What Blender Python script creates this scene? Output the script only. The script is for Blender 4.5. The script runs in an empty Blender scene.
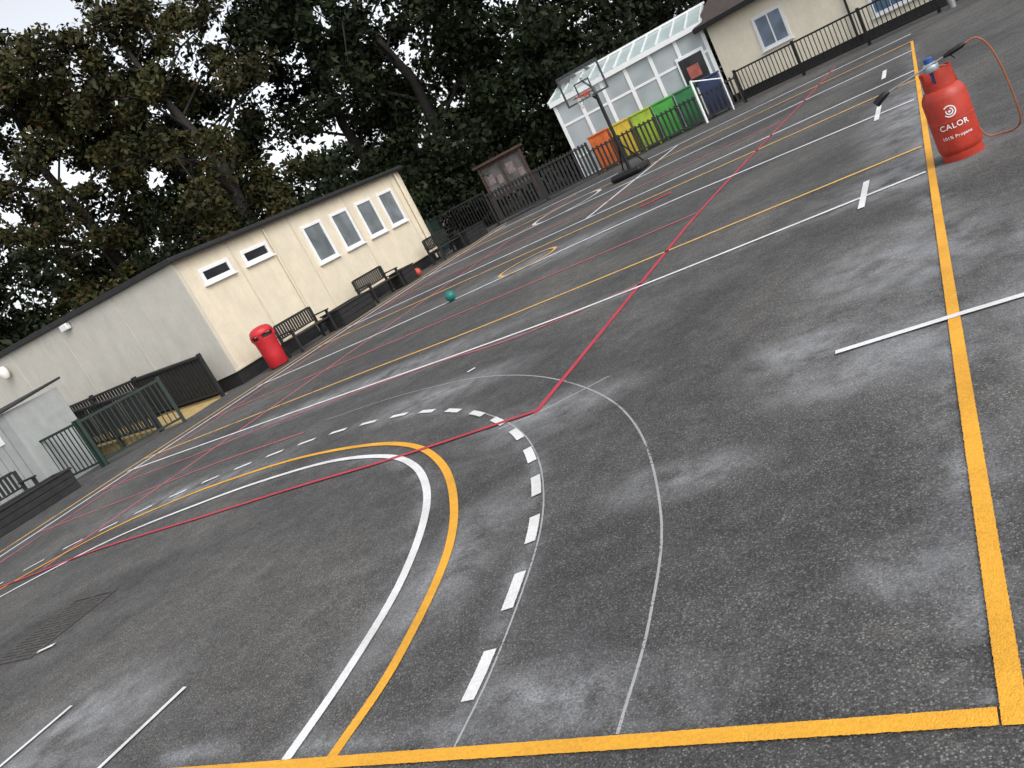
import bpy, math, random
import numpy as np
from mathutils import Vector, Matrix
random.seed(7); rng=np.random.default_rng(7)
C=bpy.context.collection

# ---------------------------------------------------------------- helpers
def new_mat(name):
    m=bpy.data.materials.new(name); m.use_nodes=True
    nt=m.node_tree; b=nt.nodes["Principled BSDF"]
    return m,nt,b
def N(nt,t,**k):
    n=nt.nodes.new(t)
    for a,v in k.items(): setattr(n,a,v)
    return n
def ramp(nt,src,stops):
    r=N(nt,"ShaderNodeValToRGB"); e=r.color_ramp.elements
    while len(e)<len(stops): e.new(0.5)
    for i,(p,c) in enumerate(stops):
        e[i].position=p; e[i].color=(*c,1) if len(c)==3 else c
    nt.links.new(src,r.inputs[0]); return r
def mix(nt,f,a,b,mode='MIX'):
    m=N(nt,"ShaderNodeMix",data_type='RGBA',blend_type=mode)
    for s,v in ((0,f),(6,a),(7,b)):
        if isinstance(v,(int,float)): m.inputs[s].default_value=v
        elif isinstance(v,tuple): m.inputs[s].default_value=(*v,1) if len(v)==3 else v
        else: nt.links.new(v,m.inputs[s])
    return m.outputs[2]
def math_n(nt,op,a,b=None,c=None,clamp=False):
    m=N(nt,"ShaderNodeMath",operation=op); m.use_clamp=clamp
    for i,v in enumerate((a,b,c)):
        if v is None: continue
        if isinstance(v,(int,float)): m.inputs[i].default_value=v
        else: nt.links.new(v,m.inputs[i])
    return m.outputs[0]
def noise(nt,vec,scale,detail=4,rough=0.55,dist=0):
    n=N(nt,"ShaderNodeTexNoise"); n.inputs["Scale"].default_value=scale
    n.inputs["Detail"].default_value=detail; n.inputs["Roughness"].default_value=rough
    n.inputs["Distortion"].default_value=dist
    nt.links.new(vec,n.inputs["Vector"]); return n.outputs[0]
def simple(name,col,rough=0.6,var=0.12,scale=6,metal=0.0,dirt=0.0,bump=0.0,spec=0.5):
    m,nt,b=new_mat(name)
    g=N(nt,"ShaderNodeNewGeometry").outputs["Position"]
    n1=noise(nt,g,scale,4,0.6); n2=noise(nt,g,scale*7,2,0.6)
    f=math_n(nt,'ADD',math_n(nt,'MULTIPLY',n1,0.65),math_n(nt,'MULTIPLY',n2,0.35))
    lo=tuple(max(0,c*(1-var*2.2)) for c in col); hi=tuple(min(1,c*(1+var*1.6)) for c in col)
    r=ramp(nt,f,[(0.3,lo),(0.72,hi)]); out=r.outputs[0]
    if dirt>0:
        sp=N(nt,"ShaderNodeMapping"); sp.inputs["Scale"].default_value=(3,3,0.5); nt.links.new(g,sp.inputs[0])
        n3=noise(nt,sp.outputs[0],2.2,5,0.7)
        rr=ramp(nt,n3,[(0.45,(0,0,0)),(0.8,(1,1,1))])
        out=mix(nt,math_n(nt,'MULTIPLY',rr.outputs[0],dirt),out,tuple(c*0.45 for c in col))
    nt.links.new(out,b.inputs["Base Color"])
    b.inputs["Roughness"].default_value=rough; b.inputs["Metallic"].default_value=metal
    b.inputs["Specular IOR Level"].default_value=spec
    if bump>0:
        bp=N(nt,"ShaderNodeBump"); bp.inputs["Strength"].default_value=bump; bp.inputs["Distance"].default_value=0.01
        nt.links.new(n2,bp.inputs["Height"]); nt.links.new(bp.outputs[0],b.inputs["Normal"])
    return m
def empty(name,loc=(0,0,0)):
    e=bpy.data.objects.new(name,None); e.location=loc; C.objects.link(e); e.empty_display_size=0.2; return e
def add_obj(name,me,mat=None,parent=None):
    o=bpy.data.objects.new(name,me); C.objects.link(o)
    if mat: me.materials.append(mat)
    if parent:
        o.parent=parent; o.matrix_parent_inverse=Matrix.Translation(-Vector(parent.location))
    return o
class B:
    """collects geometry in a local frame rotated about z at (ox,oy)"""
    def __init__(s,ox=0,oy=0,ang=0,oz=0,zs=1.0):
        s.v=[];s.f=[];s.o=(ox,oy,oz);s.c=math.cos(ang);s.s=math.sin(ang);s.zs=zs
    def T(s,p):
        x,y,z=p; return (s.o[0]+x*s.c-y*s.s, s.o[1]+x*s.s+y*s.c, s.o[2]+z*s.zs)
    def box(s,x0,x1,y0,y1,z0,z1):
        n=len(s.v)
        for z in (z0,z1):
            for x,y in ((x0,y0),(x1,y0),(x1,y1),(x0,y1)): s.v.append(s.T((x,y,z)))
        s.f+=[(n+3,n+2,n+1,n),(n+4,n+5,n+6,n+7),(n,n+1,n+5,n+4),(n+1,n+2,n+6,n+5),(n+2,n+3,n+7,n+6),(n+3,n,n+4,n+7)]
        return s
    def poly(s,pts):
        n=len(s.v); s.v+=[s.T(p) for p in pts]; s.f.append(tuple(range(n,n+len(pts)))); return s
    def prism(s,pts,d):
        n=len(s.v);k=len(pts)
        s.v+=[s.T(p) for p in pts]+[s.T((p[0]+d[0],p[1]+d[1],p[2]+d[2])) for p in pts]
        s.f.append(tuple(range(n+k-1,n-1,-1))); s.f.append(tuple(range(n+k,n+2*k)))
        for i in range(k):
            j=(i+1)%k; s.f.append((n+i,n+j,n+k+j,n+k+i))
        return s
    def tube(s,pts,r,k=10,cap=True):
        pts=[Vector(p) for p in pts]; n0=len(s.v)
        rr=r if isinstance(r,(list,tuple)) else [r]*len(pts)
        prev=None
        for i,p in enumerate(pts):
            d=(pts[min(i+1,len(pts)-1)]-pts[max(i-1,0)]).normalized()
            if prev is None:
                a=d.orthogonal().normalized()
            else:
                a=(prev-d*prev.dot(d)); a=a.normalized() if a.length>1e-6 else d.orthogonal().normalized()
            prev=a; b=d.cross(a)
            for j in range(k):
                t=2*math.pi*j/k; s.v.append(s.T(p+(a*math.cos(t)+b*math.sin(t))*rr[i]))
        for i in range(len(pts)-1):
            for j in range(k):
                j2=(j+1)%k; q=n0+i*k
                s.f.append((q+j,q+j2,q+k+j2,q+k+j))
        if cap:
            s.f.append(tuple(n0+j for j in range(k-1,-1,-1))); q=n0+(len(pts)-1)*k
            s.f.append(tuple(q+j for j in range(k)))
        return s
    def lathe(s,prof,cx=0,cy=0,k=40,sx=1,sy=1):
        n0=len(s.v)
        for r,z in prof:
            for j in range(k):
                t=2*math.pi*j/k; s.v.append(s.T((cx+r*sx*math.cos(t),cy+r*sy*math.sin(t),z)))
        for i in range(len(prof)-1):
            for j in range(k):
                j2=(j+1)%k;q=n0+i*k
                s.f.append((q+j,q+j2,q+k+j2,q+k+j))
        return s
    def make(s,name,mat,parent=None,bevel=0,smooth=False):
        me=bpy.data.meshes.new(name); me.from_pydata(s.v,[],s.f); me.update()
        if smooth:
            for p in me.polygons: p.use_smooth=True
            try: me.set_sharp_from_angle(angle=math.radians(40))
            except Exception: pass
        o=add_obj(name,me,mat,parent)
        if bevel:
            m=o.modifiers.new("bevel",'BEVEL'); m.width=bevel; m.segments=2; m.limit_method='ANGLE'
        return o

# ---------------------------------------------------------------- materials
DUST=[(-0.62,3.75,.7,.5),(-0.45,2.15,.24,.2),(-0.9,4.2,.6,.5),(-0.5,5.2,.8,1.0),
    (-2.55,2.7,.4,.9),(-2.75,4.45,.9,.45),(-4.6,1.9,.9,.6),(-4.6,5.9,1.4,.5),(-0.5,7.5,1.0,.9),(-1.4,3.05,.5,.25),
    (-7,7.7,3.5,.5),(-8.1,5.6,2.4,.5),(0.15,3.6,.35,2.4),(-6,12,2.5,1.0),(-0.4,11,.7,3.5),(-1.5,1.75,.7,.22)]
def asphalt_mat():
    m,nt,b=new_mat("asphalt")
    g=N(nt,"ShaderNodeNewGeometry").outputs["Position"]
    v=N(nt,"ShaderNodeTexVoronoi"); v.inputs["Scale"].default_value=185; nt.links.new(g,v.inputs["Vector"])
    bw=N(nt,"ShaderNodeSeparateColor"); nt.links.new(v.outputs["Color"],bw.inputs[0])
    st=ramp(nt,bw.outputs[0],[(0.0,(0.072,0.071,0.072)),(0.6,(0.108,0.106,0.105)),(0.88,(0.155,0.152,0.148)),(1.0,(0.27,0.265,0.255))])
    gap=ramp(nt,v.outputs["Distance"],[(0.25,(1,1,1)),(0.8,(0.5,0.5,0.5))])
    c=mix(nt,0.85,st.outputs[0],gap.outputs[0],'MULTIPLY')
    big=noise(nt,g,0.38,6,0.62,0.8)
    r1=ramp(nt,big,[(0.32,(0.68,0.68,0.70)),(0.52,(1,1,1)),(0.72,(1.40,1.37,1.31))])
    c=mix(nt,1.0,c,r1.outputs[0],'MULTIPLY')
    med=noise(nt,g,6,6,0.7,0.2)
    r2=ramp(nt,med,[(0.3,(0.78,0.78,0.78)),(0.7,(1.24,1.23,1.20))])
    c=mix(nt,1.0,c,r2.outputs[0],'MULTIPLY')
    acc=None
    for (x,y,rx,ry) in DUST:
        vm=N(nt,"ShaderNodeVectorMath",operation='SUBTRACT'); nt.links.new(g,vm.inputs[0]); vm.inputs[1].default_value=(x,y,0)
        vs=N(nt,"ShaderNodeVectorMath",operation='MULTIPLY'); nt.links.new(vm.outputs[0],vs.inputs[0]); vs.inputs[1].default_value=(1/rx,1/ry,0)
        vl=N(nt,"ShaderNodeVectorMath",operation='LENGTH'); nt.links.new(vs.outputs[0],vl.inputs[0])
        q=math_n(nt,'SUBTRACT',1.0,vl.outputs["Value"],clamp=True)
        acc=q if acc is None else math_n(nt,'MAXIMUM',acc,q)
    sc=noise(nt,g,3.2,6,0.72,0.3)
    r3=ramp(nt,sc,[(0.34,(0,0,0)),(0.72,(1,1,1))])
    fine=ramp(nt,noise(nt,g,100,2,0.6),[(0.35,(0.35,0.35,0.35)),(0.6,(1,1,1))])
    mp=N(nt,"ShaderNodeMapping"); mp.inputs["Rotation"].default_value=(0,0,0.5); mp.inputs["Scale"].default_value=(1,1.6,1); nt.links.new(g,mp.inputs[0])
    sc2=ramp(nt,noise(nt,mp.outputs[0],0.8,7,0.7,0.4),[(0.53,(0,0,0)),(0.85,(1,1,1))])
    f=math_n(nt,'MULTIPLY',math_n(nt,'ADD',math_n(nt,'MULTIPLY',math_n(nt,'MULTIPLY',acc,r3.outputs[0]),1.0),math_n(nt,'MULTIPLY',sc2.outputs[0],0.20)),fine.outputs[0],clamp=True)
    c=mix(nt,math_n(nt,'MINIMUM',f,0.6),c,(0.46,0.47,0.49))
    nt.links.new(c,b.inputs["Base Color"])
    b.inputs["Roughness"].default_value=0.95; b.inputs["Specular IOR Level"].default_value=0.18
    bp=N(nt,"ShaderNodeBump"); bp.inputs["Strength"].default_value=0.5; bp.inputs["Distance"].default_value=0.003
    nt.links.new(math_n(nt,'MULTIPLY',v.outputs["Distance"],-1.0),bp.inputs["Height"]); nt.links.new(bp.outputs[0],b.inputs["Normal"])
    return m
def paint_mat(name,col,hole_t=0.95,edge=0.2,alpha=1.0):
    m,nt,b=new_mat(name)
    g=N(nt,"ShaderNodeNewGeometry").outputs["Position"]
    uv=N(nt,"ShaderNodeUVMap").outputs[0]
    sp=N(nt,"ShaderNodeSeparateXYZ"); nt.links.new(uv,sp.inputs[0])
    v=N(nt,"ShaderNodeTexVoronoi"); v.inputs["Scale"].default_value=185; nt.links.new(g,v.inputs["Vector"])
    n1=noise(nt,g,90,3,0.7); n2=noise(nt,g,2.5,4,0.6)
    tone=ramp(nt,n1,[(0.3,tuple(c*0.80 for c in col)),(0.65,tuple(min(0.9,c*1.04) for c in col))])
    grime=ramp(nt,n2,[(0.35,(0.82,0.81,0.79)),(0.6,(1,1,1))])
    c=mix(nt,1.0,tone.outputs[0],grime.outputs[0],'MULTIPLY')
    nt.links.new(c,b.inputs["Base Color"]); b.inputs["Roughness"].default_value=0.7
    e=math_n(nt,'ABSOLUTE',math_n(nt,'SUBTRACT',math_n(nt,'MULTIPLY',sp.outputs[1],2.0),1.0))
    ev=math_n(nt,'ADD',e,math_n(nt,'MULTIPLY',math_n(nt,'SUBTRACT',n1,0.5),edge*2.6))
    a=math_n(nt,'LESS_THAN',ev,1.0-edge)
    if hole_t<0.9:
        hole=math_n(nt,'ADD',math_n(nt,'MULTIPLY',n1,0.5),math_n(nt,'MULTIPLY',n2,0.5))
        a=math_n(nt,'MULTIPLY',a,math_n(nt,'LESS_THAN',hole,hole_t))
    if alpha<1: a=math_n(nt,'MULTIPLY',a,alpha)
    nt.links.new(a,b.inputs["Alpha"])
    bp=N(nt,"ShaderNodeBump"); bp.inputs["Strength"].default_value=0.5; bp.inputs["Distance"].default_value=0.003
    nt.links.new(math_n(nt,'MULTIPLY',v.outputs["Distance"],-1.0),bp.inputs["Height"]); nt.links.new(bp.outputs[0],b.inputs["Normal"])
    return m
def halo_mat(name,col,st):
    m,nt,b=new_mat(name)
    g=N(nt,"ShaderNodeNewGeometry").outputs["Position"]
    uv=N(nt,"ShaderNodeUVMap").outputs[0]
    sp=N(nt,"ShaderNodeSeparateXYZ"); nt.links.new(uv,sp.inputs[0])
    e=math_n(nt,'SUBTRACT',1.0,math_n(nt,'ABSOLUTE',math_n(nt,'SUBTRACT',math_n(nt,'MULTIPLY',sp.outputs[1],2.0),1.0)))
    e=math_n(nt,'POWER',e,1.6)
    n=ramp(nt,noise(nt,g,2.6,6,0.72),[(0.42,(0,0,0)),(0.68,(1,1,1))])
    fine=ramp(nt,noise(nt,g,110,2,0.6),[(0.35,(0.3,0.3,0.3)),(0.6,(1,1,1))])
    a=math_n(nt,'MULTIPLY',math_n(nt,'MULTIPLY',e,n.outputs[0]),math_n(nt,'MULTIPLY',fine.outputs[0],st))
    nt.links.new(a,b.inputs["Alpha"]); b.inputs["Base Color"].default_value=(*col,1); b.inputs["Roughness"].default_value=0.95
    return m
M_asph=asphalt_mat()
M_halo=halo_mat("primer_residue",(0.50,0.51,0.53),0.62)
M_white=paint_mat("white_line_paint",(0.82,0.82,0.82),1,0.12)
M_yellow=paint_mat("yellow_line_paint",(0.86,0.42,0.035),1,0.12)
M_red=paint_mat("red_line_paint",(0.52,0.045,0.075),0.62,0.12)
M_whiteold=paint_mat("worn_white_paint",(0.74,0.74,0.77),0.59,0.08)
M_yellowold=paint_mat("worn_yellow_paint",(0.76,0.46,0.14),0.58,0.08)
M_redold=paint_mat("worn_red_paint",(0.46,0.13,0.15),0.57,0.08)
M_chalk=paint_mat("chalk_line",(0.75,0.75,0.77),0.575,0.25,0.55)
M_cream=simple("cream_render",(0.70,0.62,0.48),0.8,0.05,2.5,dirt=0.18,bump=0.1)
M_hut=simple("pale_cream_render",(0.84,0.77,0.62),0.8,0.05,2.5,dirt=0.12,bump=0.1)
M_gable=simple("shaded_cream_render",(0.56,0.54,0.485),0.8,0.05,2.0,dirt=0.22,bump=0.1)  # same cream paint as the facade, with the gable's shade put into the colour
M_black=simple("black_stained_timber",(0.018,0.018,0.019),0.6,0.3,9,bump=0.3)
M_roof=simple("black_roof_felt",(0.022,0.022,0.024),0.75,0.25,5,bump=0.3)
M_upvc=simple("white_upvc",(0.80,0.81,0.82),0.35,0.03,4,dirt=0.05)
M_green=simple("dark_green_metal",(0.010,0.026,0.020),0.45,0.2,8)
M_ramp=simple("buff_ramp_surface",(0.48,0.34,0.14),0.85,0.15,8,bump=0.3)
M_greypanel=simple("grey_panel",(0.36,0.375,0.37),0.55,0.07,4,dirt=0.25)
M_metal=simple("galvanised_steel",(0.35,0.36,0.37),0.4,0.12,12,metal=0.7)
M_darkmetal=simple("black_metal",(0.015,0.015,0.016),0.4,0.2,12,metal=0.3)
M_redplas=simple("red_plastic",(0.50,0.020,0.028),0.45,0.1,5,dirt=0.15)
M_brown=simple("brown_timber",(0.08,0.045,0.035),0.7,0.25,8,bump=0.3)
M_tile=simple("brown_roof_tile",(0.07,0.055,0.05),0.8,0.25,7,bump=0.6)
M_pink=simple("pinboard_red",(0.36,0.10,0.08),0.8,0.2,6)
def glass(name,col,rough=0.12,var=0.35,sc=1.7):
    m,nt,b=new_mat(name); g=N(nt,"ShaderNodeNewGeometry").outputs["Position"]
    n=noise(nt,g,sc,2); r=ramp(nt,n,[(0.35,tuple(c*(1-var) for c in col)),(0.65,tuple(c*(1+var) for c in col))])
    nt.links.new(r.outputs[0],b.inputs["Base Color"]); b.inputs["Roughness"].default_value=rough; b.inputs["Specular IOR Level"].default_value=0.8
    return m
M_glassblind=glass("window_glass_with_blind",(0.14,0.16,0.17),0.12,0.3)
M_glassdark=glass("dark_window_glass",(0.02,0.022,0.024),0.08)
M_glassblue=glass("blue_window_glass",(0.10,0.16,0.25),0.1)
M_cons=glass("conservatory_glazing",(0.36,0.40,0.42),0.2,0.15,0.8)
M_consroof=glass("polycarbonate_roof",(0.46,0.55,0.54),0.35,0.1,0.8)

# ---------------------------------------------------------------- ground
def sheet(name,x0,x1,y0,y1,z,mat):
    b=B(); b.poly([(x0,y0,z),(x1,y0,z),(x1,y1,z),(x0,y1,z)]); return b.make(name,mat)
M_ground=simple("woodland_ground",(0.045,0.05,0.025),0.95,0.3,1.5,bump=0.5)
sheet("ground",-600,600,-600,600,-0.012,M_ground)
sheet("playground_asphalt",-26,22,-14,29.6,0.0,M_asph)

# ---------------------------------------------------------------- painted lines
markings=empty("court_markings")
def catmull(pts,n=10):
    P=[np.array(p,float) for p in pts]; P=[2*P[0]-P[1]]+P+[2*P[-1]-P[-2]]
    out=[]
    for i in range(1,len(P)-2):
        p0,p1,p2,p3=P[i-1:i+3]
        for k in range(n):
            t=k/n
            out.append(0.5*((2*p1)+(-p0+p2)*t+(2*p0-5*p1+4*p2-p3)*t*t+(-p0+3*p1-3*p2+p3)*t**3))
    out.append(P[-2]); return out
def strip(name,pts,w,z,mat):
    pts=[np.array(p,float) for p in pts]; v=[];f=[];uv=[];L=0
    for i,p in enumerate(pts):
        d=pts[min(i+1,len(pts)-1)]-pts[max(i-1,0)]; d/=np.linalg.norm(d); n=np.array([-d[1],d[0]])
        if i: L+=np.linalg.norm(p-pts[i-1])
        a=p+n*w/2;c=p-n*w/2
        v+=[(a[0],a[1],z),(c[0],c[1],z)]; uv+=[(L,1),(L,0)]
    for i in range(len(pts)-1): f.append((2*i,2*i+1,2*i+3,2*i+2))
    me=bpy.data.meshes.new(name); me.from_pydata(v,[],f)
    u=me.uv_layers.new(name="UVMap")
    for l in me.loops: u.data[l.index].uv=uv[l.vertex_index]
    return add_obj(name,me,mat,markings)
z1,z2,z3,z4=0.003,0.0055,0.008,0.0105
W=0.060
strip("yellow_sideline",[(-0.255,1.529),(-0.262,10),(-0.27,20.6)],W,z3,M_yellow)
strip("yellow_baseline",[(-14,1.42),(-3.2,1.522),(-0.287,1.556)],W,z3,M_yellow)
warc=[(-2.62,1.555),(-2.67,2.03),(-2.79,2.62),(-3.03,3.24),(-3.33,3.75),(-3.76,4.23),(-4.32,4.62),(-5.2,4.95),(-6.2,5.06),(-7.2,5.02),(-8.5,4.80),(-9.64,4.12),(-10.4,3.3),(-10.8,2.3),(-10.9,1.55)]
yarc=[(-2.38,1.558),(-2.41,2.05),(-2.60,2.80),(-2.93,3.45),(-3.42,4.10),(-4.05,4.66),(-4.85,5.07),(-6.0,5.40),(-7.1,5.50),(-8.1,5.45),(-9.21,5.13),(-10.12,4.36),(-10.8,3.4),(-11.15,2.3),(-11.2,1.55)]
strip("white_goal_arc",catmull(warc),W,z3,M_white)
strip("yellow_goal_arc",catmull(yarc),W,z2,M_yellow)
dash=[(-1.87,1.57),(-1.90,1.9),(-1.99,2.4),(-2.11,2.87),(-2.29,3.32),(-2.52,3.75),(-2.81,4.17),(-3.15,4.55),(-3.53,4.90),(-3.96,5.21),(-4.39,5.45),(-4.90,5.66),(-5.97,5.88),(-7.09,5.88),(-8.2,5.72),(-9.0,5.45),(-9.8,5.08),(-10.5,4.5),(-11.1,3.7),(-11.5,2.6)]
dc=catmull(dash,12)
acc=[0]
for i in range(1,len(dc)): acc.append(acc[-1]+np.linalg.norm(dc[i]-dc[i-1]))
def at(s):
    i=max(1,min(int(np.searchsorted(acc,s)),len(dc)-1)); t=(s-acc[i-1])/(acc[i]-acc[i-1]+1e-9); return dc[i-1]*(1-t)+dc[i]*t
s=0.20
while s<acc[-1]-0.4:
    strip("dash",[at(s),at(s+0.13),at(s+0.26)],W*1.05,z3,M_white)
    s+=0.505
# pale residue beside the freshly burnt-in lines
zh=0.0014
strip("line_residue",[(-0.30,1.6),(-0.30,8),(-0.30,20)],0.55,zh,M_halo)
strip("line_residue",catmull([(p[0]-0.03,p[1]) for p in warc[:9]]),0.34,zh+0.0005,M_halo)
strip("line_residue",catmull(dash[:12]),0.30,zh,M_halo)
strip("line_residue",[(-0.9,1.62),(-3.0,1.62),(-6,1.62)],0.24,zh+0.001,M_halo)
strip("line_residue",catmull([(-0.35,7.2),(-2.76,7.14),(-4.5,7.2),(-8.05,7.64)]),0.5,zh+0.0006,M_halo)
strip("line_residue",[(-1.0,4.0),(-0.3,4.02),(0.5,4.02)],0.45,zh+0.001,M_halo)
strip("chalk_guide",[p+np.array([0.042,0.0]) for p in catmull(dash[:9])],0.012,z1,M_chalk)
th=[(-1.24,1.58),(-1.28,2.08),(-1.42,2.76),(-1.80,3.70),(-2.33,4.50),(-3.14,5.32),(-4.0,5.92),(-4.73,6.22),(-5.6,6.45),(-6.6,6.55)]
strip("chalk_arc",catmull(th),0.015,z1,M_chalk)
strip("chalk_scratch",[(-2.35,4.78),(-2.8,4.5),(-3.1,4.42)],0.02,z1,M_chalk)
strip("red_line",catmull([(-2.83,4.50),(-2.83,5.9),(-2.84,7.9),(-2.83,10.1),(-2.64,13.8),(-2.28,19.8),(-2.1,24)]),0.055,z2,M_red)
strip("red_line",catmull([(-2.85,4.53),(-4.06,4.50),(-5.3,4.56),(-6.6,4.58),(-8.5,4.62),(-10.2,4.42),(-12.5,4.4)]),0.05,z4,M_red)
strip("red_line",catmull([(-2.76,7.24),(-4.2,7.02),(-5.64,7.30),(-8.2,7.45),(-9.9,7.40),(-12.7,7.5)]),0.055,z2,M_redold)
strip("red_line",catmull([(-6.8,6.35),(-8.5,6.45),(-10.5,6.35),(-12.7,6.3)]),0.05,z2,M_redold)
strip("white_cross_line",catmull([(-0.30,7.26),(-2.76,7.14),(-4.5,7.2),(-8.05,7.64),(-12.9,8.2)]),0.062,z3,M_white)
strip("yellow_cross_line",catmull([(-0.31,8.40),(-5.04,8.30),(-7.75,8.48),(-13.2,8.75)]),0.07,z2,M_yellowold)
strip("white_cross_line",catmull([(-0.33,11.6),(-2.6,11.9),(-4.28,12.05),(-9.1,11.6),(-12.9,11.6)]),0.10,z3,M_whiteold)
strip("red_cross_line",catmull([(-2.85,10.0),(-6,10.0),(-12.7,10.1)]),0.08,z2,M_redold)
strip("yellow_cross_line",catmull([(-0.27,13.6),(-6,13.7),(-12.9,13.7)]),0.10,z2,M_yellowold)
strip("white_cross_line",catmull([(-0.27,14.8),(-6,14.9),(-12.9,14.9)]),0.12,z2,M_whiteold)
strip("red_cross_line",catmull([(-2.6,16.4),(-6,16.4),(-12.7,16.3)]),0.12,z2,M_redold)
strip("white_cross_line",catmull([(-0.27,18.4),(-6,18.5),(-12.9,18.6)]),0.14,z2,M_whiteold)
strip("yellow_cross_line",catmull([(-0.27,20.6),(-6,20.7),(-12.9,20.7)]),0.14,z2,M_yellowold)
strip("white_cross_line",catmull([(-0.27,22.8),(-6,22.9),(-12.9,23)]),0.16,z2,M_whiteold)
strip("white_long_line",[(-12.75,1),(-12.75,10),(-12.75,24)],0.10,z1,M_whiteold)
strip("yellow_long_line",[(-13.25,1),(-13.2,10),(-13.2,25)],0.10,z1,M_yellowold)
strip("red_long_line",[(-9.6,4.6),(-9.6,12),(-9.6,23)],0.09,z1,M_redold)
strip("red_long_line",[(-12.2,4.4),(-12.2,12),(-12.2,23)],0.09,z1,M_redold)
strip("white_long_line",[(-6.3,14.9),(-6.3,18),(-6.3,23)],0.09,z1,M_whiteold)
key=[(-6.5+0.52*math.cos(t),12.35+0.55*math.sin(t)) for t in np.linspace(0,2*math.pi,40)]
strip("yellow_ring",key,0.08,z4,M_yellowold)
key=[(-8.6+0.9*math.cos(t),19.6+1.1*math.sin(t)) for t in np.linspace(0,2*math.pi,40)]
strip("white_ring",key,0.12,z4,M_whiteold)
strip("red_tick",[(-4.55,13.0),(-4.0,13.1)],0.16,z4,M_red)
strip("white_tick",[(-0.79,3.965),(-0.2,3.985),(0.42,3.985)],0.052,z4,M_white)
strip("white_tick",[(-0.78,6.85),(-0.77,7.80)],0.06,z4,M_white)
strip("white_tick",[(-0.77,11.2),(-0.76,12.4)],0.07,z4,M_white)
strip("white_tick",[(-0.76,15.6),(-0.76,16.9)],0.08,z4,M_white)
strip("white_tick",[(-4.99,1.25),(-4.91,2.05)],0.038,z4,M_white)
strip("white_tick",[(-3.94,1.25),(-3.86,2.07)],0.038,z4,M_white)
strip("white_tick",[(-6.47,2.73),(-6.33,2.79)],0.045,0.014,M_white)
strip("white_tick",[(-4.42,6.3),(-4.36,6.36)],0.06,z4,M_whiteold)

# drain grating (square, aligned with the court)
dr=empty("drain_grating",(-6.8,3.1,0))
M_iron=simple("cast_iron",(0.070,0.064,0.060),0.85,0.3,20)
gx0,gx1,gy0,gy1=-7.14,-6.50,2.68,3.50
b=B(0,0,0,0.0035)
b.box(gx0,gx1,gy0,gy0+0.04,0,0.006).box(gx0,gx1,gy1-0.04,gy1,0,0.006).box(gx0,gx0+0.04,gy0+0.04,gy1-0.04,0,0.006).box(gx1-0.04,gx1,gy0+0.04,gy1-0.04,0,0.006)
gm=(gx0+gx1)/2; b.box(gm-0.02,gm+0.02,gy0+0.04,gy1-0.04,0,0.006)
k=gy0+0.052
while k<gy1-0.07:
    b.box(gx0+0.04,gm-0.02,k,k+0.030,0,0.005); b.box(gm+0.02,gx1-0.04,k,k+0.030,0,0.005); k+=0.042
b.make("grate",M_iron,dr)
b=B(); b.poly([(gx0,gy0,0.002),(gx1,gy0,0.002),(gx1,gy1,0.002),(gx0,gy1,0.002)]); b.make("gully",simple("gully_dark",(0.022,0.022,0.022),0.9),dr)

# ---------------------------------------------------------------- left classroom
cl=empty("classroom_building",(-14.75,12.95,0))
FX=-14.75; Y0,Y1=12.95,22.85; H=3.08; DX=-25.5
def roofz(x): return H+(FX-x)*0.030
b=B(); b.box(FX-0.12,FX,Y0+0.12,Y1,0.32,H-0.003); b.make("facade_wall",M_cream,cl)
b=B(); b.prism([(FX,Y0,0.32),(DX,Y0,0.32),(DX,Y0,roofz(DX)-0.003),(FX,Y0,roofz(FX)-0.003)],(0,0.118,0)); b.make("gable_wall",M_gable,cl)
b=B(); b.box(DX,FX-0.13,Y0+0.13,Y1-0.01,0.3,H-0.01); b.make("inner_walls",M_cream,cl)
b=B(); b.box(DX+0.04,FX-0.04,Y0+0.04,Y1-0.04,0.0,0.32); b.make("plinth",M_black,cl)
b=B(); b.prism([(FX+0.14,Y0-0.12,roofz(FX)-0.015),(DX,Y0-0.12,roofz(DX)-0.015),(DX,Y0-0.12,roofz(DX)+0.12),(FX+0.14,Y0-0.12,roofz(FX)+0.11)],(0,Y1-Y0+0.26,0)); b.make("roof",M_roof,cl,0.01)
b=B(); b.box(FX+0.143,FX+0.21,Y0-0.1,Y1+0.1,H-0.03,H+0.04); b.make("gutter",M_darkmetal,cl,0.015)
b=B()
for y in [Y0+0.035,14.72,16.1,17.05,19.58,22.2,Y1-0.05]:
    b.box(FX+0.0,FX+0.012,y-0.03,y+0.03,0.36,H-0.03)
b.box(FX,FX+0.014,Y0+0.005,Y1-0.02,0.322,0.36)
b.make("cover_strips",simple("cover_strip",(0.60,0.53,0.41),0.8,0.05),cl)
b=B()
for x in np.arange(FX-2.4,DX,-2.4): b.box(x-0.03,x+0.03,Y0-0.010,Y0,0.33,roofz(x)-0.03)
b.make("gable_cover_strips",M_gable,cl)
def window(fr,par,x0,x1,z0,z1,glass,d=0.04,fw=0.06,bars=(),sill=True,frame=None):
    a=B(*fr); a.box(x0,x1,-d,0,z0,z0+fw).box(x0,x1,-d,0,z1-fw,z1).box(x0,x0+fw,-d,0,z0+fw,z1-fw).box(x1-fw,x1,-d,0,z0+fw,z1-fw)
    for t in bars: a.box(t-0.02,t+0.02,-d*0.8,0,z0+fw,z1-fw)
    if sill: a.box(x0-0.04,x1+0.04,-d-0.05,0,z0-0.04,z0)
    a.make("window_frame",frame or M_upvc,par,0.006)
    a=B(*fr); a.box(x0+fw,x1-fw,-0.012,-0.002,z0+fw,z1-fw); a.make("window_glass",glass,par)
fr=(FX,0,math.pi/2)
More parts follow.
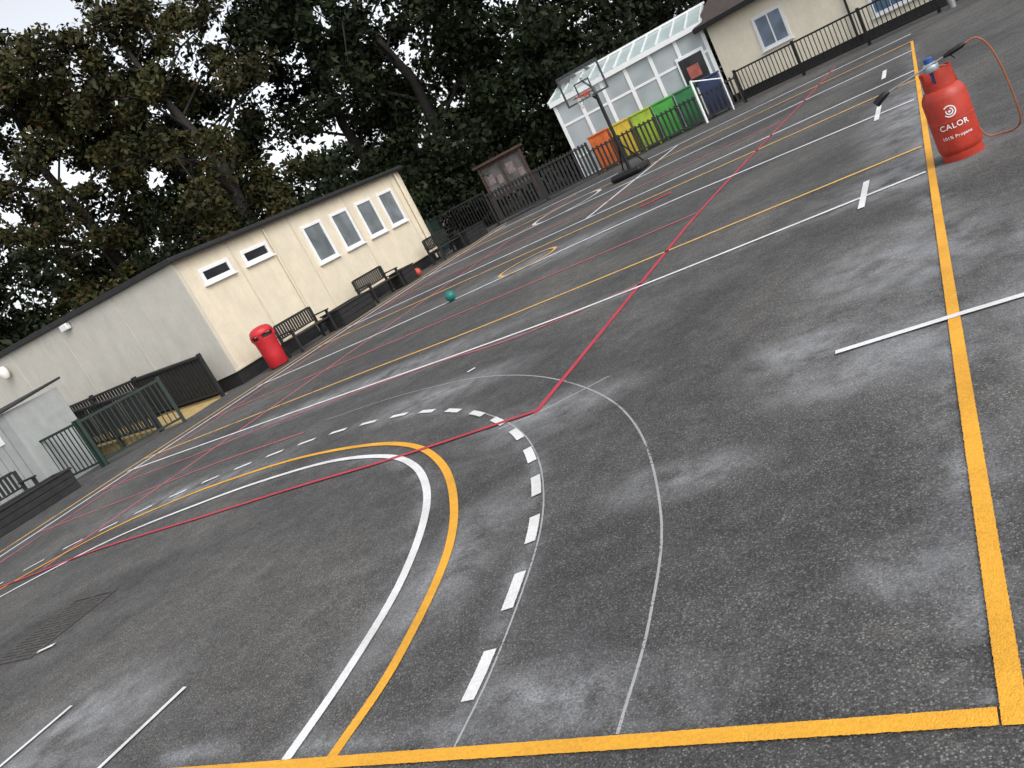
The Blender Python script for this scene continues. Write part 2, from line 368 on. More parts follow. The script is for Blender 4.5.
for y in (17.32,18.62,19.90,21.12): window(fr,cl,y,y+0.88,1.58,2.68,M_glassblind,bars=(),fw=0.085)
for y in (13.50,14.92): window(fr,cl,y,y+0.98,2.34,2.72,M_glassdark,fw=0.09)
b=B(); b.tube([(FX+0.05,16.0,0.1),(FX+0.05,16.0,3.0)],0.02,8); b.tube([(FX+0.06,Y1-0.35,0.1),(FX+0.06,Y1-0.35,3.05)],0.035,8); b.make("downpipe",M_cream,cl,smooth=True)
b=B(); b.box(-19.25,-18.95,Y0-0.14,Y0-0.013,3.0,3.16); b.make("floodlight",M_upvc,cl,0.02)
b=B(); b.lathe([(0.0,2.72),(0.10,2.74),(0.155,2.82),(0.165,2.9),(0.155,2.98),(0.10,3.06),(0,3.08)],-22.35,Y0-0.16,20,1,0.7); b.make("bulkhead_lamp",simple("opal_lamp_cover",(0.85,0.83,0.78),0.3,0.03),cl,smooth=True)

# ---------------------------------------------------------------- benches and planters along the facade
def bench(y0,x0=-14.2,L=1.5,zs=0.88):
    e=empty("park_bench",(x0,y0,0)); fr=(x0,y0,math.pi/2,0,zs); b=B(*fr)
    for x in (0.03,L-0.09):
        b.box(x,x+0.06,-0.52,-0.46,0,0.62).box(x,x+0.06,-0.08,-0.02,0,0.92).box(x-0.01,x+0.07,-0.56,-0.0,0.62,0.66).box(x,x+0.06,-0.46,-0.08,0.36,0.42)
    b.make("frame",M_black,e,0.006)
    b=B(*fr)
    for i in range(5): b.box(0,L,-0.53+i*0.095,-0.53+i*0.095+0.075,0.425,0.45)
    b.make("seat",M_black,e,0.004)
    b=B(*fr); b.box(0.09,L-0.09,-0.07,-0.03,0.88,0.94).box(0.09,L-0.09,-0.07,-0.03,0.52,0.56)
    x=0.14
    while x<L-0.14: b.box(x,x+0.055,-0.06,-0.04,0.56,0.88); x+=0.09
    b.make("backrest",M_black,e,0.004)
M_soil=simple("soil",(0.03,0.02,0.014),0.95,0.3,30,bump=0.6)
def planter(y0,x0=-14.5,L=1.3,Wd=0.65,Hh=0.42,name="timber_planter"):
    e=empty(name,(x0,y0,0)); b=B(x0,y0,math.pi/2)
    n=3
    for i in range(n):
        z=i*Hh/n
        b.box(0,L,-Wd,-Wd+0.04,z+0.004,z+Hh/n-0.004).box(0,L,-0.04,0,z+0.004,z+Hh/n-0.004).box(0,0.04,-Wd+0.04,-0.04,z+0.004,z+Hh/n-0.004).box(L-0.04,L,-Wd+0.04,-0.04,z+0.004,z+Hh/n-0.004)
    b.make("boards",M_black,e,0.006)
    b=B(x0,y0,math.pi/2); b.box(0.045,L-0.045,-Wd+0.045,-0.045,0.0,Hh-0.06); b.make("soil",M_soil,e)
    b=B(x0,y0,math.pi/2); b.box(-0.03,L+0.03,-Wd-0.03,-Wd+0.06,Hh,Hh+0.035).box(-0.03,L+0.03,-0.06,0.03,Hh,Hh+0.035).box(-0.03,0.06,-Wd+0.06,-0.06,Hh,Hh+0.035).box(L-0.06,L+0.03,-Wd+0.06,-0.06,Hh,Hh+0.035)
    b.make("rim",M_black,e,0.006)
bench(13.95,-14.15,1.5); planter(15.55,-14.05,1.4,0.6)
bench(17.3,-14.15); planter(18.87,-14.1,0.62,0.5)
bench(21.2,-14.15); planter(22.8,-14.1,1.3,0.6)

# ---------------------------------------------------------------- red litter bin
bx,by=-13.85,13.35
e=empty("litter_bin",(bx,by,0))
b=B(bx,by); b.lathe([(0,0.02),(0.20,0.02),(0.225,0.05),(0.235,0.35),(0.25,0.66),(0.262,0.70),(0.262,0.73),(0.22,0.735)],k=32); b.make("body",M_redplas,e,smooth=True)
b=B(bx,by); b.lathe([(0.262,0.82),(0.27,0.83),(0.27,0.87),(0.25,0.93),(0.19,0.98),(0.09,1.005),(0,1.01)],k=32)
b.lathe([(0.262,0.82),(0.23,0.82)],k=32)
for t in (0.6,2.2,3.8,5.2):
    b.box(0.235*math.cos(t)-0.035,0.235*math.cos(t)+0.035,0.235*math.sin(t)-0.035,0.235*math.sin(t)+0.035,0.72,0.84)
b.make("hood",M_redplas,e,smooth=True)
b=B(bx,by); b.lathe([(0,0.72),(0.215,0.74),(0.215,0.80),(0,0.81)],k=24); b.make("liner",M_black,e)
b=B(bx,by); b.lathe([(0,0),(0.21,0),(0.215,0.03),(0,0.03)],k=24); b.make("foot",M_black,e)

# ---------------------------------------------------------------- ramp, railings, gates on the left
e=empty("access_ramp",(-15,12.2,0))
b=B(); b.prism([(-15.0,11.2,0.006),(-21.5,11.2,0.5),(-25,11.2,0.5),(-25,11.2,0.002),(-15.0,11.2,0.002)],(0,1.45,0)); b.make("ramp_slab",M_ramp,e)
def rail(name,p0,p1,zb0,zb1,h,mat,step=0.11,thick=0.022,post=1.6,picket='box',par=None,topbar=0.05):
    p0=Vector((*p0,0));p1=Vector((*p1,0));d=p1-p0;L=d.length;a=math.atan2(d.y,d.x)
    e=par or empty(name,(p0.x,p0.y,0)); b=B(p0.x,p0.y,a)
    zb=lambda s: zb0+(zb1-zb0)*s/L
    def bar(z,hh,t):
        b.prism([(0,-t/2,zb(0)+z),(L,-t/2,zb(L)+z),(L,-t/2,zb(L)+z+hh),(0,-t/2,zb(0)+z+hh)],(0,t,0))
    bar(h-topbar,topbar,thick*2.2); bar(0.10,topbar*0.9,thick*1.6)
    n=int(L/step)
    for i in range(n+1):
        s=i*L/n; s=min(max(s,0.012),L-0.012)
        b.box(s-thick*0.5,s+thick*0.5,-thick*0.35,thick*0.35,zb(s)+0.10,zb(s)+h-topbar+0.002+(0.09+0.015*random.random() if picket=='tall' else 0))
    k=max(1,round(L/post))
    for i in range(k+1):
        s=i*L/k; b.box(s-0.035,s+0.035,-0.04,0.04,0,zb(s)+h+0.04)
    b.make("railing",mat,e); return e
rail("ramp_railing",(-14.95,12.45),(-17.3,12.45),0.0,0.18,1.05,M_black,0.12,0.07)
rail("ramp_railing",(-15.6,11.1),(-21.5,11.1),0.04,0.5,1.0,M_black,0.12,0.05)
rail("ramp_railing",(-17.35,12.45),(-24.5,12.45),0.18,0.5,1.05,M_black,0.12,0.05)
rail("metal_fence",(-14.65,11.0),(-15.8,9.75),0,0,1.05,M_green,0.10,0.022)
rail("metal_gate",(-15.85,9.7),(-16.9,9.4),0,0,1.05,M_green,0.10,0.022)
e=empty("grey_shed",(-17.0,9.0,0)); sf=(-16.75,9.1,0.12)
b=B(*sf); b.box(-4,-0.0,0,0.05,0,1.85).box(-0.05,0,0.05,1.35,0,1.85).box(-4,-0.05,1.35,1.4,0,1.85); b.make("walls",M_greypanel,e)
b=B(*sf); b.prism([(-4.1,-0.1,1.852),(0.1,-0.1,1.852),(0.1,-0.1,1.90),(-4.1,-0.1,1.90)],(0,1.6,0.12)); b.make("roof",M_roof,e,0.01)
b=B(*sf)
for i in range(14): b.box(-0.30-i*0.28,-0.285-i*0.28,-0.008,0,0,1.85)
b.make("panel_joints",simple("joint_grey",(0.22,0.225,0.22),0.6),e)
b=B(*sf); b.box(-0.75,-0.45,-0.02,-0.009,1.3,1.65); b.make("sign",M_upvc,e)
planter(6.2,-15.55,2.35,0.62,0.38)
bench(6.7,-16.05,1.6)

# ---------------------------------------------------------------- far fences
rail("picket_fence",(-15.4,24.6),(-13.6,25.2),0,0,1.25,M_darkmetal,0.10,0.03)
rail("picket_fence",(-13.6,25.2),(-9.9,26.1),0,0,1.1,M_black,0.13,0.07,picket='tall')
rail("picket_fence",(-9.9,26.1),(-5.04,27.05),0,0,0.85,M_black,0.15,0.06,picket='tall')
rail("metal_fence",(-5.0,27.05),(-1.29,25.96),0,0,1.0,M_darkmetal,0.12,0.022,post=2.2)
rail("metal_fence",(-1.29,25.96),(2.2,24.95),0,0,1.0,M_darkmetal,0.12,0.022,post=2.2)
rail("metal_gate",(-14.75,23.0),(-15.4,24.6),0,0,1.25,M_green,0.10,0.025)

# ---------------------------------------------------------------- bungalow (right) and conservatory
hang=math.atan2(-0.29,1)
hu=empty("cream_bungalow",(-5.6,28.8,0)); fr=(-5.6,28.8,hang)
b=B(*fr); b.box(0,14,0.0,6,0.3,2.62); b.make("walls",M_hut,hu)
b=B(*fr); b.box(0.03,13.97,0.03,5.97,0,0.3); b.make("plinth",M_black,hu)
b=B(*fr); b.prism([(-0.25,-0.35,2.60),(-0.25,3.0,3.95),(-0.25,6.35,2.60),(-0.25,6.35,2.72),(-0.25,3.0,4.09),(-0.25,-0.35,2.72)],(14.5,0,0)); b.make("roof",M_tile,hu)
b=B(*fr); b.prism([(0.0,0.01,2.62),(0.0,5.99,2.62),(0,3.0,3.9)],(0.1,0,0)); b.make("gable",M_hut,hu)
b=B(*fr); b.box(-0.25,14.25,-0.44,-0.36,2.56,2.72); b.make("gutter",M_darkmetal,hu,0.02)
b=B(*fr); b.tube([(4.2,-0.07,0.05),(4.2,-0.07,2.55)],0.035,8); b.make("downpipe",M_darkmetal,hu,smooth=True)
window(fr,hu,1.45,2.45,1.10,2.15,M_glassblue,fw=0.09,bars=(1.95,))
window(fr,hu,4.75,6.4,0.55,2.15,M_glassblue,fw=0.09,bars=(5.3,5.85))
window(fr,hu,8.3,9.8,1.15,2.2,M_glassblue,fw=0.1)
co=empty("conservatory",(-11.2,28.3,0)); ca=math.atan2(0.5,5.5); fr=(-11.2,28.3,ca); CL=5.45; EH=2.75; RH=3.35
b=B(*fr)
nb=6
for i in range(nb+1):
    x=i*CL/nb; b.box(x-0.06,x+0.06,-0.04,0.04,0,EH)
for z in (0.0,0.72,1.9,EH-0.06):
    for i in range(nb):
        b.box(i*CL/nb+0.06,(i+1)*CL/nb-0.06,-0.035,0.035,z,z+0.08)
b.box(-0.12,CL+0.1,-0.16,-0.05,EH-0.06,EH+0.1)
for y in (1.2,2.4,3.6): b.box(-0.04,0.04,y-0.04,y+0.04,0,EH)
for z in (0.72,1.9,EH-0.06): b.box(-0.035,0.035,0.04,3.56,z,z+0.07)
b.make("frame",M_upvc,co,0.005)
b=B(*fr); b.box(0.065,CL-0.065,-0.01,0.01,0.05,EH-0.05).box(-0.01,0.01,0.05,3.55,0.05,EH-0.05); b.make("glazing",M_cons,co)
b=B(*fr); b.box(0.3,CL-0.3,2.2,2.3,0,EH-0.2); b.make("back_wall",M_gable,co)
b=B(*fr); b.prism([(-0.15,-0.15,EH+0.06),(-0.15,2.3,RH),(-0.15,3.7,RH-0.25),(-0.15,3.7,RH-0.2),(-0.15,2.3,RH+0.05),(-0.15,-0.15,EH+0.11)],(CL+0.3,0,0)); b.make("roof",M_consroof,co)
b=B(*fr)
for i in range(12):
    x=-0.12+i*(CL+0.2)/11
    b.prism([(x-0.025,-0.16,EH+0.112),(x-0.025,2.3,RH+0.052),(x-0.025,2.3,RH+0.09),(x-0.025,-0.16,EH+0.15)],(0.05,0,0))
b.box(-0.18,CL+0.2,2.24,2.36,RH+0.055,RH+0.13); b.make("roof_bars",M_upvc,co)
b=B(*fr); b.box(4.35,5.3,-0.075,-0.045,0.1,2.15); b.make("door",M_upvc,co,0.01)
b=B(*fr); b.box(4.42,5.22,-0.09,-0.077,1.05,2.05); b.make("door_glass",M_glassdark,co)
b=B(*fr); b.box(4.6,5.0,-0.098,-0.092,1.35,1.75); b.make("poster",M_pink,co)

pc=empty("coloured_play_panels",(-10,27.0,0))
cols=[(0.62,0.14,0.03),(0.62,0.44,0.04),(0.34,0.48,0.04),(0.07,0.36,0.06),(0.03,0.18,0.06),(0.025,0.04,0.11)]
for i,cc in enumerate(cols):
    b=B(-10.1,27.0,ca)
    x=i*0.78; b.box(x,x+0.68,0,0.45,0.1,1.18); b.box(x-0.02,x+0.70,-0.03,0.48,1.18,1.24); b.box(x+0.06,x+0.12,0.02,0.4,0,0.1); b.box(x+0.56,x+0.62,0.02,0.4,0,0.1)
    b.make("panel",simple("panel_colour",cc,0.5,0.18,4,dirt=0.3),pc,0.015)
nb_=empty("notice_board",(-14.4,27.6,0))
b=B(-14.6,27.4,ca); b.box(0,0.08,0,0.08,0,2.05).box(1.75,1.83,0,0.08,0,2.05).box(-0.1,1.93,-0.12,0.2,2.05,2.14).box(0.08,1.75,0.02,0.06,0.75,0.85).box(0.08,1.75,0.02,0.06,1.95,2.04).box(0.88,0.94,0.01,0.06,0.85,1.95); b.make("frame",M_brown,nb_)
b=B(-14.6,27.4,ca); b.box(0.09,1.74,0.065,0.09,0.86,1.94); b.make("board",simple("weathered_board",(0.12,0.11,0.11),0.7,0.3,3),nb_)
b=B(-14.6,27.4,ca)
for (x,z,w_,h_) in ((0.2,1.3,0.25,0.35),(0.55,1.2,0.22,0.3),(1.05,1.35,0.3,0.4),(1.42,1.1,0.22,0.3)): b.box(x,x+w_,0.055,0.064,z,z+h_)
b.make("notices",simple("faded_paper",(0.24,0.19,0.18),0.8,0.2,9),nb_)

e=empty("white_handrail",(-6.1,26.2,0)); b=B(); b.tube([(-6.1,26.2,0),(-6.1,26.2,1.35)],0.04,10); b.tube([(-6.1,26.2,1.32),(-5.3,26.5,1.0),(-5.3,26.5,0)],0.022,10); b.make("tube",M_upvc,e,smooth=True)
e=empty("lamp_post",(0.75,24.9,0)); b=B(); b.tube([(0.75,25.0,0),(0.75,25.0,1.1),(0.75,25.0,4.2)],[0.06,0.05,0.035],12); b.lathe([(0.09,0),(0.09,0.3),(0.05,0.33)],0.75,25.0,14); b.make("post",M_metal,e,smooth=True)
b=B(); b.box(0.60,0.90,24.85,25.15,4.2,4.32); b.make("lantern",M_metal,e,0.03)

# ---------------------------------------------------------------- basketball hoop
hx,hy=-6.88,20.14
e=empty("basketball_hoop",(hx,hy,0))
b=B(hx,hy); b.prism([(-0.42,-0.45,0.02),(0.42,-0.45,0.02),(0.42,0.5,0.02),(-0.42,0.5,0.02)],(0,0,0.16)); b.make("base",M_darkmetal,e,0.07)
b=B(hx,hy); b.tube([(0,0.05,0.15),(0,0.05,2.35)],0.045,12); b.tube([(-0.3,0.42,0.16),(0,0.05,0.9)],0.02,8); b.tube([(0.3,0.42,0.16),(0,0.05,0.9)],0.02,8)
b.tube([(0,0.05,2.3),(0.0,-0.5,2.55)],0.025,8); b.tube([(0,0.05,2.0),(0.0,-0.5,2.25)],0.025,8); b.tube([(-0.38,0.5,0.06),(0.38,0.5,0.06)],0.05,10); b.make("pole",M_darkmetal,e,smooth=True)
b=B(hx,hy-0.55); wB,z0,z1_=0.56,2.12,2.86
b.box(-wB,wB,-0.02,0.02,z0,z0+0.04).box(-wB,wB,-0.02,0.02,z1_-0.04,z1_).box(-wB,-wB+0.04,-0.02,0.02,z0+0.04,z1_-0.04).box(wB-0.04,wB,-0.02,0.02,z0+0.04,z1_-0.04)
b.box(-0.2,0.2,-0.022,0.0,z0+0.10,z0+0.13).box(-0.2,0.2,-0.022,0.0,z0+0.40,z0+0.43).box(-0.2,-0.17,-0.022,0.0,z0+0.13,z0+0.40).box(0.17,0.2,-0.022,0.0,z0+0.13,z0+0.40)
b.make("backboard_frame",simple("grey_frame",(0.05,0.055,0.06),0.5),e)
m,nt,bs=new_mat("clear_acrylic"); bs.inputs["Base Color"].default_value=(0.6,0.65,0.66,1); bs.inputs["Alpha"].default_value=0.12; bs.inputs["Roughness"].default_value=0.15
b=B(hx,hy-0.55); b.box(-wB+0.04,wB-0.04,0.003,0.009,z0+0.04,z1_-0.04); b.make("backboard",m,e)
rim=[(0.225*math.cos(t),-0.27+0.225*math.sin(t),z0+0.12) for t in np.linspace(0,2*math.pi,25)]
b=B(hx,hy-0.55); b.tube(rim,0.012,6,False); b.box(-0.06,0.06,-0.06,-0.022,z0+0.06,z0+0.16); b.make("rim",simple("orange_red_metal",(0.5,0.05,0.02),0.5),e)
b=B(hx,hy-0.55)
for i in range(12):
    for s in (1,-1):
        t=i*2*math.pi/12; pts=[]
        for k in range(5):
            a=t+s*k*0.26; r=0.225-0.022*k; pts.append((r*math.cos(a),-0.27+r*math.sin(a),z0+0.11-0.07*k))
        b.tube(pts,0.003,4,False)
b.make("net",M_greypanel,e)

def ball(name,x,y,r,col):
    m=simple(name+"_rubber",col,0.45,0.08,20)
    me=bpy.data.meshes.new(name); import bmesh
    bm=bmesh.new(); bmesh.ops.create_uvsphere(bm,u_segments=32,v_segments=20,radius=r)
    for v in bm.verts:
        a=v.co.normalized()
        if min(abs(a.x),abs(a.y),abs(a.z))<0.04: v.co*=0.985
    for f in bm.faces: f.smooth=True
    bm.to_mesh(me); bm.free(); o=add_obj(name,me,m); o.location=(x,y,r+0.003); o.rotation_euler=(0.5,0.4,0.3)
ball("play_ball",-7.74,11.64,0.095,(0.01,0.16,0.13)); ball("play_ball",-13.75,19.72,0.13,(0.50,0.07,0.04))

# ---------------------------------------------------------------- gas bottle and torch
gx,gy=-0.02,7.36
gb=empty("gas_bottle",(gx,gy,0))
M_bred=simple("orange_red_enamel",(0.46,0.040,0.022),0.45,0.14,7,dirt=0.4)
R=0.158
b=B(gx,gy); b.lathe([(R-0.03,0.0),(R-0.012,0.0),(R-0.010,0.05),(R-0.02,0.055),(R-0.006,0.075),(R,0.10),(R,0.30),(R+0.002,0.302),(R+0.002,0.312),(R,0.314),(R,0.48),(R-0.006,0.51),(R-0.022,0.54),(R-0.045,0.56),(0.06,0.585),(0.0,0.59)],k=56); b.make("body",M_bred,gb,smooth=True)
b=B(gx,gy); k=48; rs=0.108
z0s,z1s=0.56,0.705
def seg(t0,t1,za,zb):
    pts=[(r*math.cos(t),r*math.sin(t)) for r,t in ((rs,t0),(rs+0.006,t0),(rs+0.006,t1),(rs,t1))]
    b.prism([(p[0],p[1],za) for p in pts],(0,0,zb-za))
for i in range(k):
    t0=2*math.pi*i/k; t1=2*math.pi*(i+1)/k; tc=(t0+t1)/2
    front=abs(((tc+math.pi/2+0.55+math.pi)%(2*math.pi))-math.pi)<0.42
    if front: seg(t0,t1,z0s,0.61)
    else:
        hole=any(abs(((tc-c+math.pi)%(2*math.pi))-math.pi)<0.35 for c in (0.15,math.pi-0.15,math.pi/2))
        if hole: seg(t0,t1,z0s,0.62); seg(t0,t1,0.67,z1s)
        else: seg(t0,t1,z0s,z1s)
b.make("shroud",M_bred,gb)
b=B(gx,gy); b.lathe([(0.03,0.585),(0.03,0.62),(0.018,0.625),(0.018,0.66),(0.03,0.665),(0.03,0.70),(0.0,0.705)],k=20); b.tube([(0,0,0.645),(0.0,-0.07,0.645)],0.014,10); b.make("valve",simple("brass",(0.5,0.36,0.13),0.35,0.1,20,metal=0.9),gb,smooth=True)
b=B(gx,gy); b.lathe([(0.0,0.70),(0.05,0.70),(0.058,0.71),(0.058,0.745),(0.045,0.765),(0,0.77)],-0.02,-0.075,24)
b.make("regulator",simple("regulator_grey",(0.42,0.47,0.52),0.35,0.08,20,metal=0.4),gb,smooth=True)
b=B(gx,gy); b.lathe([(0.0,0.767),(0.030,0.768),(0.033,0.80),(0.022,0.81),(0,0.812)],-0.02,-0.075,18); b.tube([(-0.02,-0.075,0.62),(-0.02,-0.075,0.71)],0.02,12)
b.make("regulator_knob",simple("blue_plastic",(0.03,0.08,0.28),0.4),gb,smooth=True)
def wraptext(body,size,zc,ang0=-math.pi/2+0.02):
    c=bpy.data.curves.new("txt",'FONT'); c.body=body; c.size=size; c.align_x='CENTER'; c.resolution_u=4; c.offset=size*0.012; c.space_character=1.12
    o=bpy.data.objects.new("tmp",c); C.objects.link(o); bpy.context.view_layer.update()
    me=bpy.data.meshes.new_from_object(o.evaluated_get(bpy.context.evaluated_depsgraph_get()))
    bpy.data.objects.remove(o)
    import bmesh
    bm=bmesh.new(); bm.from_mesh(me); bmesh.ops.triangulate(bm,faces=bm.faces[:])
    bmesh.ops.subdivide_edges(bm,edges=[ed for ed in bm.edges if ed.calc_length()>0.012],cuts=2)
    for v in bm.verts:
        a=ang0+v.co.x/R; v.co=Vector((gx+(R+0.004)*math.cos(a),gy+(R+0.004)*math.sin(a),zc+v.co.y))
    bm.to_mesh(me); bm.free(); add_obj("lettering",me,M_upvc,gb)
wraptext("CALOR",0.058,0.255); wraptext("101% Propane",0.033,0.18)
def wraparc(r0,w,t0,t1,zc,n=24):
    b=B(); ang0=-math.pi/2+0.02
    for i in range(n+1):
        t=t0+(t1-t0)*i/n
        for r in (r0,r0+w):
            x=r*math.cos(t); a=ang0+x/R; b.v.append((gx+(R+0.004)*math.cos(a),gy+(R+0.004)*math.sin(a),zc+r*math.sin(t)))
    for i in range(n): b.f.append((2*i,2*i+1,2*i+3,2*i+2))
    b.make("emblem",M_upvc,gb)
wraparc(0.036,0.009,-2.6,2.4,0.385); wraparc(0.018,0.009,-3.6,1.2,0.385); wraparc(0.0,0.009,0,6.28,0.385,12)
tr=empty("gas_torch",(gx,gy,0.72))
p0=Vector((-0.44,7.22,0.685)); p1=Vector((0.235,7.25,0.80)); d=(p1-p0)
b=B(); b.tube([p0+d*0.12,p0+d*0.75],0.007,8); b.make("tube",M_metal,tr,smooth=True)
b=B(); b.tube([p0+d*-0.03+Vector((0,0,-0.03)),p0+d*0.03+Vector((0,0,-0.01)),p0+d*0.09,p0+d*0.14],[0.030,0.030,0.026,0.010],16); b.make("burner",M_darkmetal,tr,smooth=True)
b=B(); b.tube([p0+d*0.74,p0+d*0.80,p0+d*0.93,p0+d*0.97],[0.012,0.02,0.02,0.010],12); b.tube([p0+d*0.80,p0+d*0.80+Vector((0.03,0,-0.05))],0.006,6); b.make("handle",M_darkmetal,tr,smooth=True)
hose=[tuple(p0+d*0.96),(0.29,7.25,0.80),(0.35,7.27,0.70),(0.385,7.3,0.50),(0.40,7.34,0.28),(0.40,7.4,0.10),(0.36,7.5,0.02),(0.26,7.56,0.013),(0.16,7.56,0.05),(0.12,7.56,0.25),(0.10,7.52,0.55),(0.07,7.42,0.68),(-0.02,7.30,0.72)]
hp=[]
H_=[np.array(p) for p in hose]; H_=[2*H_[0]-H_[1]]+H_+[2*H_[-1]-H_[-2]]
for i in range(1,len(H_)-2):
    a,b1,c1,d1=H_[i-1:i+3]
    for k in range(8):
        t=k/8; hp.append(tuple(0.5*((2*b1)+(-a+c1)*t+(2*a-5*b1+4*c1-d1)*t*t+(-a+3*b1-3*c1+d1)*t**3)))
b=B(); b.tube(hp,0.0068,8); b.make("hose",simple("orange_rubber",(0.34,0.11,0.05),0.55),tr,smooth=True)

# ---------------------------------------------------------------- trees
def leaf_mat(name,cols):
    m,nt,b=new_mat(name)
    g=N(nt,"ShaderNodeNewGeometry")
    r=ramp(nt,g.outputs["Random Per Island"],[(i/(len(cols)-1),c) for i,c in enumerate(cols)])
    n=noise(nt,g.outputs["Position"],0.6,2); r2=ramp(nt,n,[(0.35,(0.45,0.45,0.45)),(0.65,(1.4,1.35,1.25))])
    c=mix(nt,1.0,r.outputs[0],r2.outputs[0],'MULTIPLY')
    nt.links.new(c,b.inputs["Base Color"]); b.inputs["Roughness"].default_value=0.6; b.inputs["Specular IOR Level"].default_value=0.18
    return m
ML_olive=leaf_mat("autumn_foliage",[(0.020,0.027,0.009),(0.034,0.040,0.014),(0.052,0.050,0.018),(0.062,0.042,0.018)])
ML_dark=leaf_mat("dark_foliage",[(0.008,0.013,0.005),(0.013,0.020,0.008),(0.021,0.028,0.011)])
ML_ivy=leaf_mat("ivy_foliage",[(0.008,0.013,0.005),(0.012,0.019,0.007),(0.018,0.025,0.010)])
M_bark=simple("bark",(0.028,0.024,0.020),0.9,0.3,8,bump=0.8)
def leaves_mesh(name,cent,sig,per,size,mat,parent=None,flat=0.75):
    cent=np.asarray(cent); n=len(cent)*per
    c=np.repeat(cent,per,axis=0)
    sg=np.repeat(np.asarray(sig),per)[:,None] if np.ndim(sig) else sig
    p=rng.normal(size=(n,3)); p/=np.linalg.norm(p,axis=1)[:,None]; p*=rng.random((n,1))**0.45
    p=c+p*sg*np.array([1,1,flat])
    a=rng.normal(size=(n,3)); a/=np.linalg.norm(a,axis=1)[:,None]
    q=rng.normal(size=(n,3)); bb=np.cross(a,q); bb/=np.linalg.norm(bb,axis=1)[:,None]
    s=(size*(0.6+0.8*rng.random((n,1))))
    v=np.stack([p-a*s*0.6,p+bb*s*0.33,p+a*s*0.6,p-bb*s*0.33],axis=1).reshape(-1,3)
    v[:,2]=np.maximum(v[:,2],0.02)
    me=bpy.data.meshes.new(name); me.vertices.add(4*n); me.vertices.foreach_set("co",v.astype(np.float32).ravel())
    me.loops.add(4*n); me.loops.foreach_set("vertex_index",np.arange(4*n,dtype=np.int32))
    me.polygons.add(n); me.polygons.foreach_set("loop_start",np.arange(0,4*n,4,dtype=np.int32)); me.polygons.foreach_set("loop_total",np.full(n,4,dtype=np.int32))
    me.update(); me.validate(); return add_obj(name,me,mat,parent)
def tree(name,x,y,H,R,mat,seed,per=110,size=0.2,low=0.25,nlimb=16,sig=0.95,tr=0.28):
    rs=np.random.default_rng(seed); e=empty(name,(x,y,0)); b=B()
    top=Vector((x+rs.normal()*0.5,y+rs.normal()*0.5,H*0.86))
    tp=[Vector((x,y,-0.02)),Vector((x+rs.normal()*.15,y+rs.normal()*.15,H*.2)),Vector((x+rs.normal()*.35,y+rs.normal()*.35,H*.45)),Vector((x+rs.normal()*.5,y+rs.normal()*.5,H*.68)),top]
    b.tube(tp,[tr*1.25,tr,tr*.75,tr*.45,0.05],10)
    cents=[];sg=[]
    def pt(h):
        h=h*4; i=min(int(h),3); return tp[i].lerp(tp[i+1],h-i)
    for k in range(nlimb):
        h=low+(0.95-low)*(k+0.5)/nlimb; base=pt(min(h,0.98)*0.95); az=k*2.4+rs.normal()*0.4
        env=R*math.sin(math.pi*min(1,max(0.12,(h-low*0.6)/(1.05-low*0.6))))**0.6
        r=env*(0.75+0.35*rs.random()); up=(0.25+0.5*h)*r
        end=base+Vector((math.cos(az)*r,math.sin(az)*r,up*0.8))
        mid=base.lerp(end,0.5)+Vector((0,0,0.12*r))
        b.tube([base,mid,end],[tr*0.38*(1.1-h),tr*0.24*(1.1-h)+0.015,0.02],6)
        for s in range(5):
            t=0.35+0.65*(s+rs.random())/5; q=(base.lerp(mid,t*2) if t<0.5 else mid.lerp(end,t*2-1))
            dd=Vector((rs.normal(),rs.normal(),rs.normal()*0.6+0.3)).normalized()*(0.7+1.0*rs.random())*R*0.22
            b.tube([q,q+dd],[0.035,0.01],4)
            cents.append(tuple(q+dd)); sg.append(sig*(0.6+0.6*rs.random()))
            if rs.random()<0.6: cents.append(tuple(q+dd*0.3+Vector(tuple(rs.normal(size=3)*0.4)))); sg.append(sig*0.7)
    for k in range(6): cents.append(tuple(top+Vector(tuple(rs.normal(size=3)*R*0.16)))); sg.append(sig*.8)
    b.make("trunk_and_limbs",M_bark,e,smooth=True)
    leaves_mesh("crown",cents,sg,per,size,mat,e)
    return e
tree("broadleaf_tree",-30.5,24.5,15.5,5.2,ML_olive,3,200,0.20,0.2,20,sig=0.88,tr=0.35)
tree("broadleaf_tree",-24.5,26.0,15.5,4.5,ML_olive,5,190,0.19,0.2,18,sig=0.86,tr=0.32)
tree("broadleaf_tree",-29.0,30.0,13.0,5.0,ML_dark,21,110,0.25,0.15,16)
tree("broadleaf_tree",-21.5,31.5,14.5,4.3,ML_dark,11,130,0.22,0.15,18)
tree("broadleaf_tree",-17.6,31.0,14,4.8,ML_dark,12,130,0.22,0.12,18)
tree("broadleaf_tree",-13.2,33.5,13.5,5.0,ML_dark,13,130,0.22,0.1,18)
tree("broadleaf_tree",-9.5,35.5,12,4.8,ML_dark,14,130,0.22,0.1,16)
tree("broadleaf_tree",-4.8,38,11,4.5,ML_dark,15,110,0.24,0.1,14)
tree("broadleaf_tree",-34,19.0,8.5,4.2,ML_dark,16,120,0.24,0.1,14)
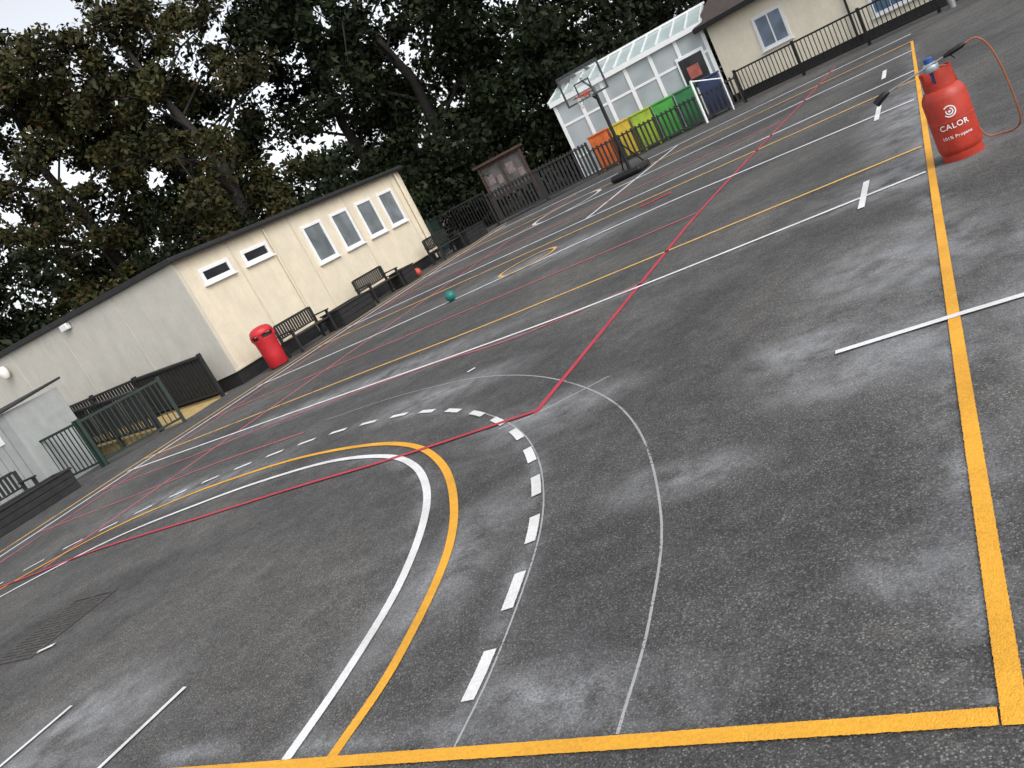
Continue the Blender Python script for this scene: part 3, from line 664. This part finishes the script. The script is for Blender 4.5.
def mass(name,path,h0,h1,depth,nc,per,size,mat,sig):
    P=[np.array(p,float) for p in path]; cs=[];sg=[]
    L=[np.linalg.norm(P[i+1]-P[i]) for i in range(len(P)-1)]; T=sum(L)
    for i in range(nc):
        s=rng.random()*T; j=0
        while s>L[j]: s-=L[j]; j+=1
        p=P[j]+(P[j+1]-P[j])*s/L[j]
        hh=h0+(h1-h0)*rng.random(); top=hh*(0.8+0.2*math.sin(p[0]*0.9)+0.15*math.sin(p[1]*1.7+1))
        cs.append((p[0]+rng.normal()*depth,p[1]+rng.normal()*depth,top*rng.random()**0.7)); sg.append(sig*(0.6+0.8*rng.random()))
    return leaves_mesh(name,cs,sg,per,size,mat)
mass("hedge",[(-40,13),(-29,19),(-25,25.5),(-19,27.5),(-16,28.5)],4.0,6.0,0.9,300,100,0.19,ML_ivy,0.9)
mass("hedge",[(-16,28.8),(-12,30.5),(-8,32.5),(-4,35)],4.0,6.5,0.8,190,100,0.2,ML_ivy,0.9)
mass("woodland",[(-70,10),(-48,30),(-30,42),(-10,50),(15,52),(40,45)],7,13,2.5,560,90,0.42,ML_dark,1.9)

# ---------------------------------------------------------------- world, sun, camera
sc=bpy.context.scene
w=bpy.data.worlds.new("World"); sc.world=w; w.use_nodes=True; nt=w.node_tree
bg=nt.nodes["Background"]; sky=nt.nodes.new("ShaderNodeTexSky"); sky.sky_type='NISHITA'; sky.sun_disc=False
se,sr=math.radians(42),math.radians(120)
sky.sun_elevation=se; sky.sun_rotation=sr; sky.dust_density=3.0; sky.air_density=1.0
hs=nt.nodes.new("ShaderNodeHueSaturation"); hs.inputs["Saturation"].default_value=0.22; hs.inputs["Value"].default_value=1.62
nt.links.new(sky.outputs[0],hs.inputs["Color"]); nt.links.new(hs.outputs[0],bg.inputs[0]); bg.inputs[1].default_value=0.15
sl=bpy.data.lights.new("sun",'SUN'); sl.energy=0.7; sl.angle=math.radians(35); sl.color=(1,0.97,0.93)
so=bpy.data.objects.new("sun",sl); C.objects.link(so)
dirv=Vector((math.sin(sr)*math.cos(se),math.cos(sr)*math.cos(se),math.sin(se)))
so.rotation_euler=dirv.to_track_quat('Z','Y').to_euler()
cam=bpy.data.cameras.new("camera"); cam.sensor_width=36; cam.lens=818.87/1024*36; cam.clip_end=2000; cam.clip_start=0.05
co_=bpy.data.objects.new("camera",cam); C.objects.link(co_)
X=(0.80317523,-0.28098303,-0.52531713);Y=(0.38950044,-0.41953903,0.81992463);D=(0.45077595,0.86315441,0.22752035)
co_.matrix_world=Matrix(((X[0],-X[1],-X[2],0),(Y[0],-Y[1],-Y[2],0),(-D[0],D[1],D[2],1.5),(0,0,0,1)))
sc.camera=co_
sc.view_settings.view_transform='Standard'; sc.view_settings.look='None'; sc.view_settings.exposure=0
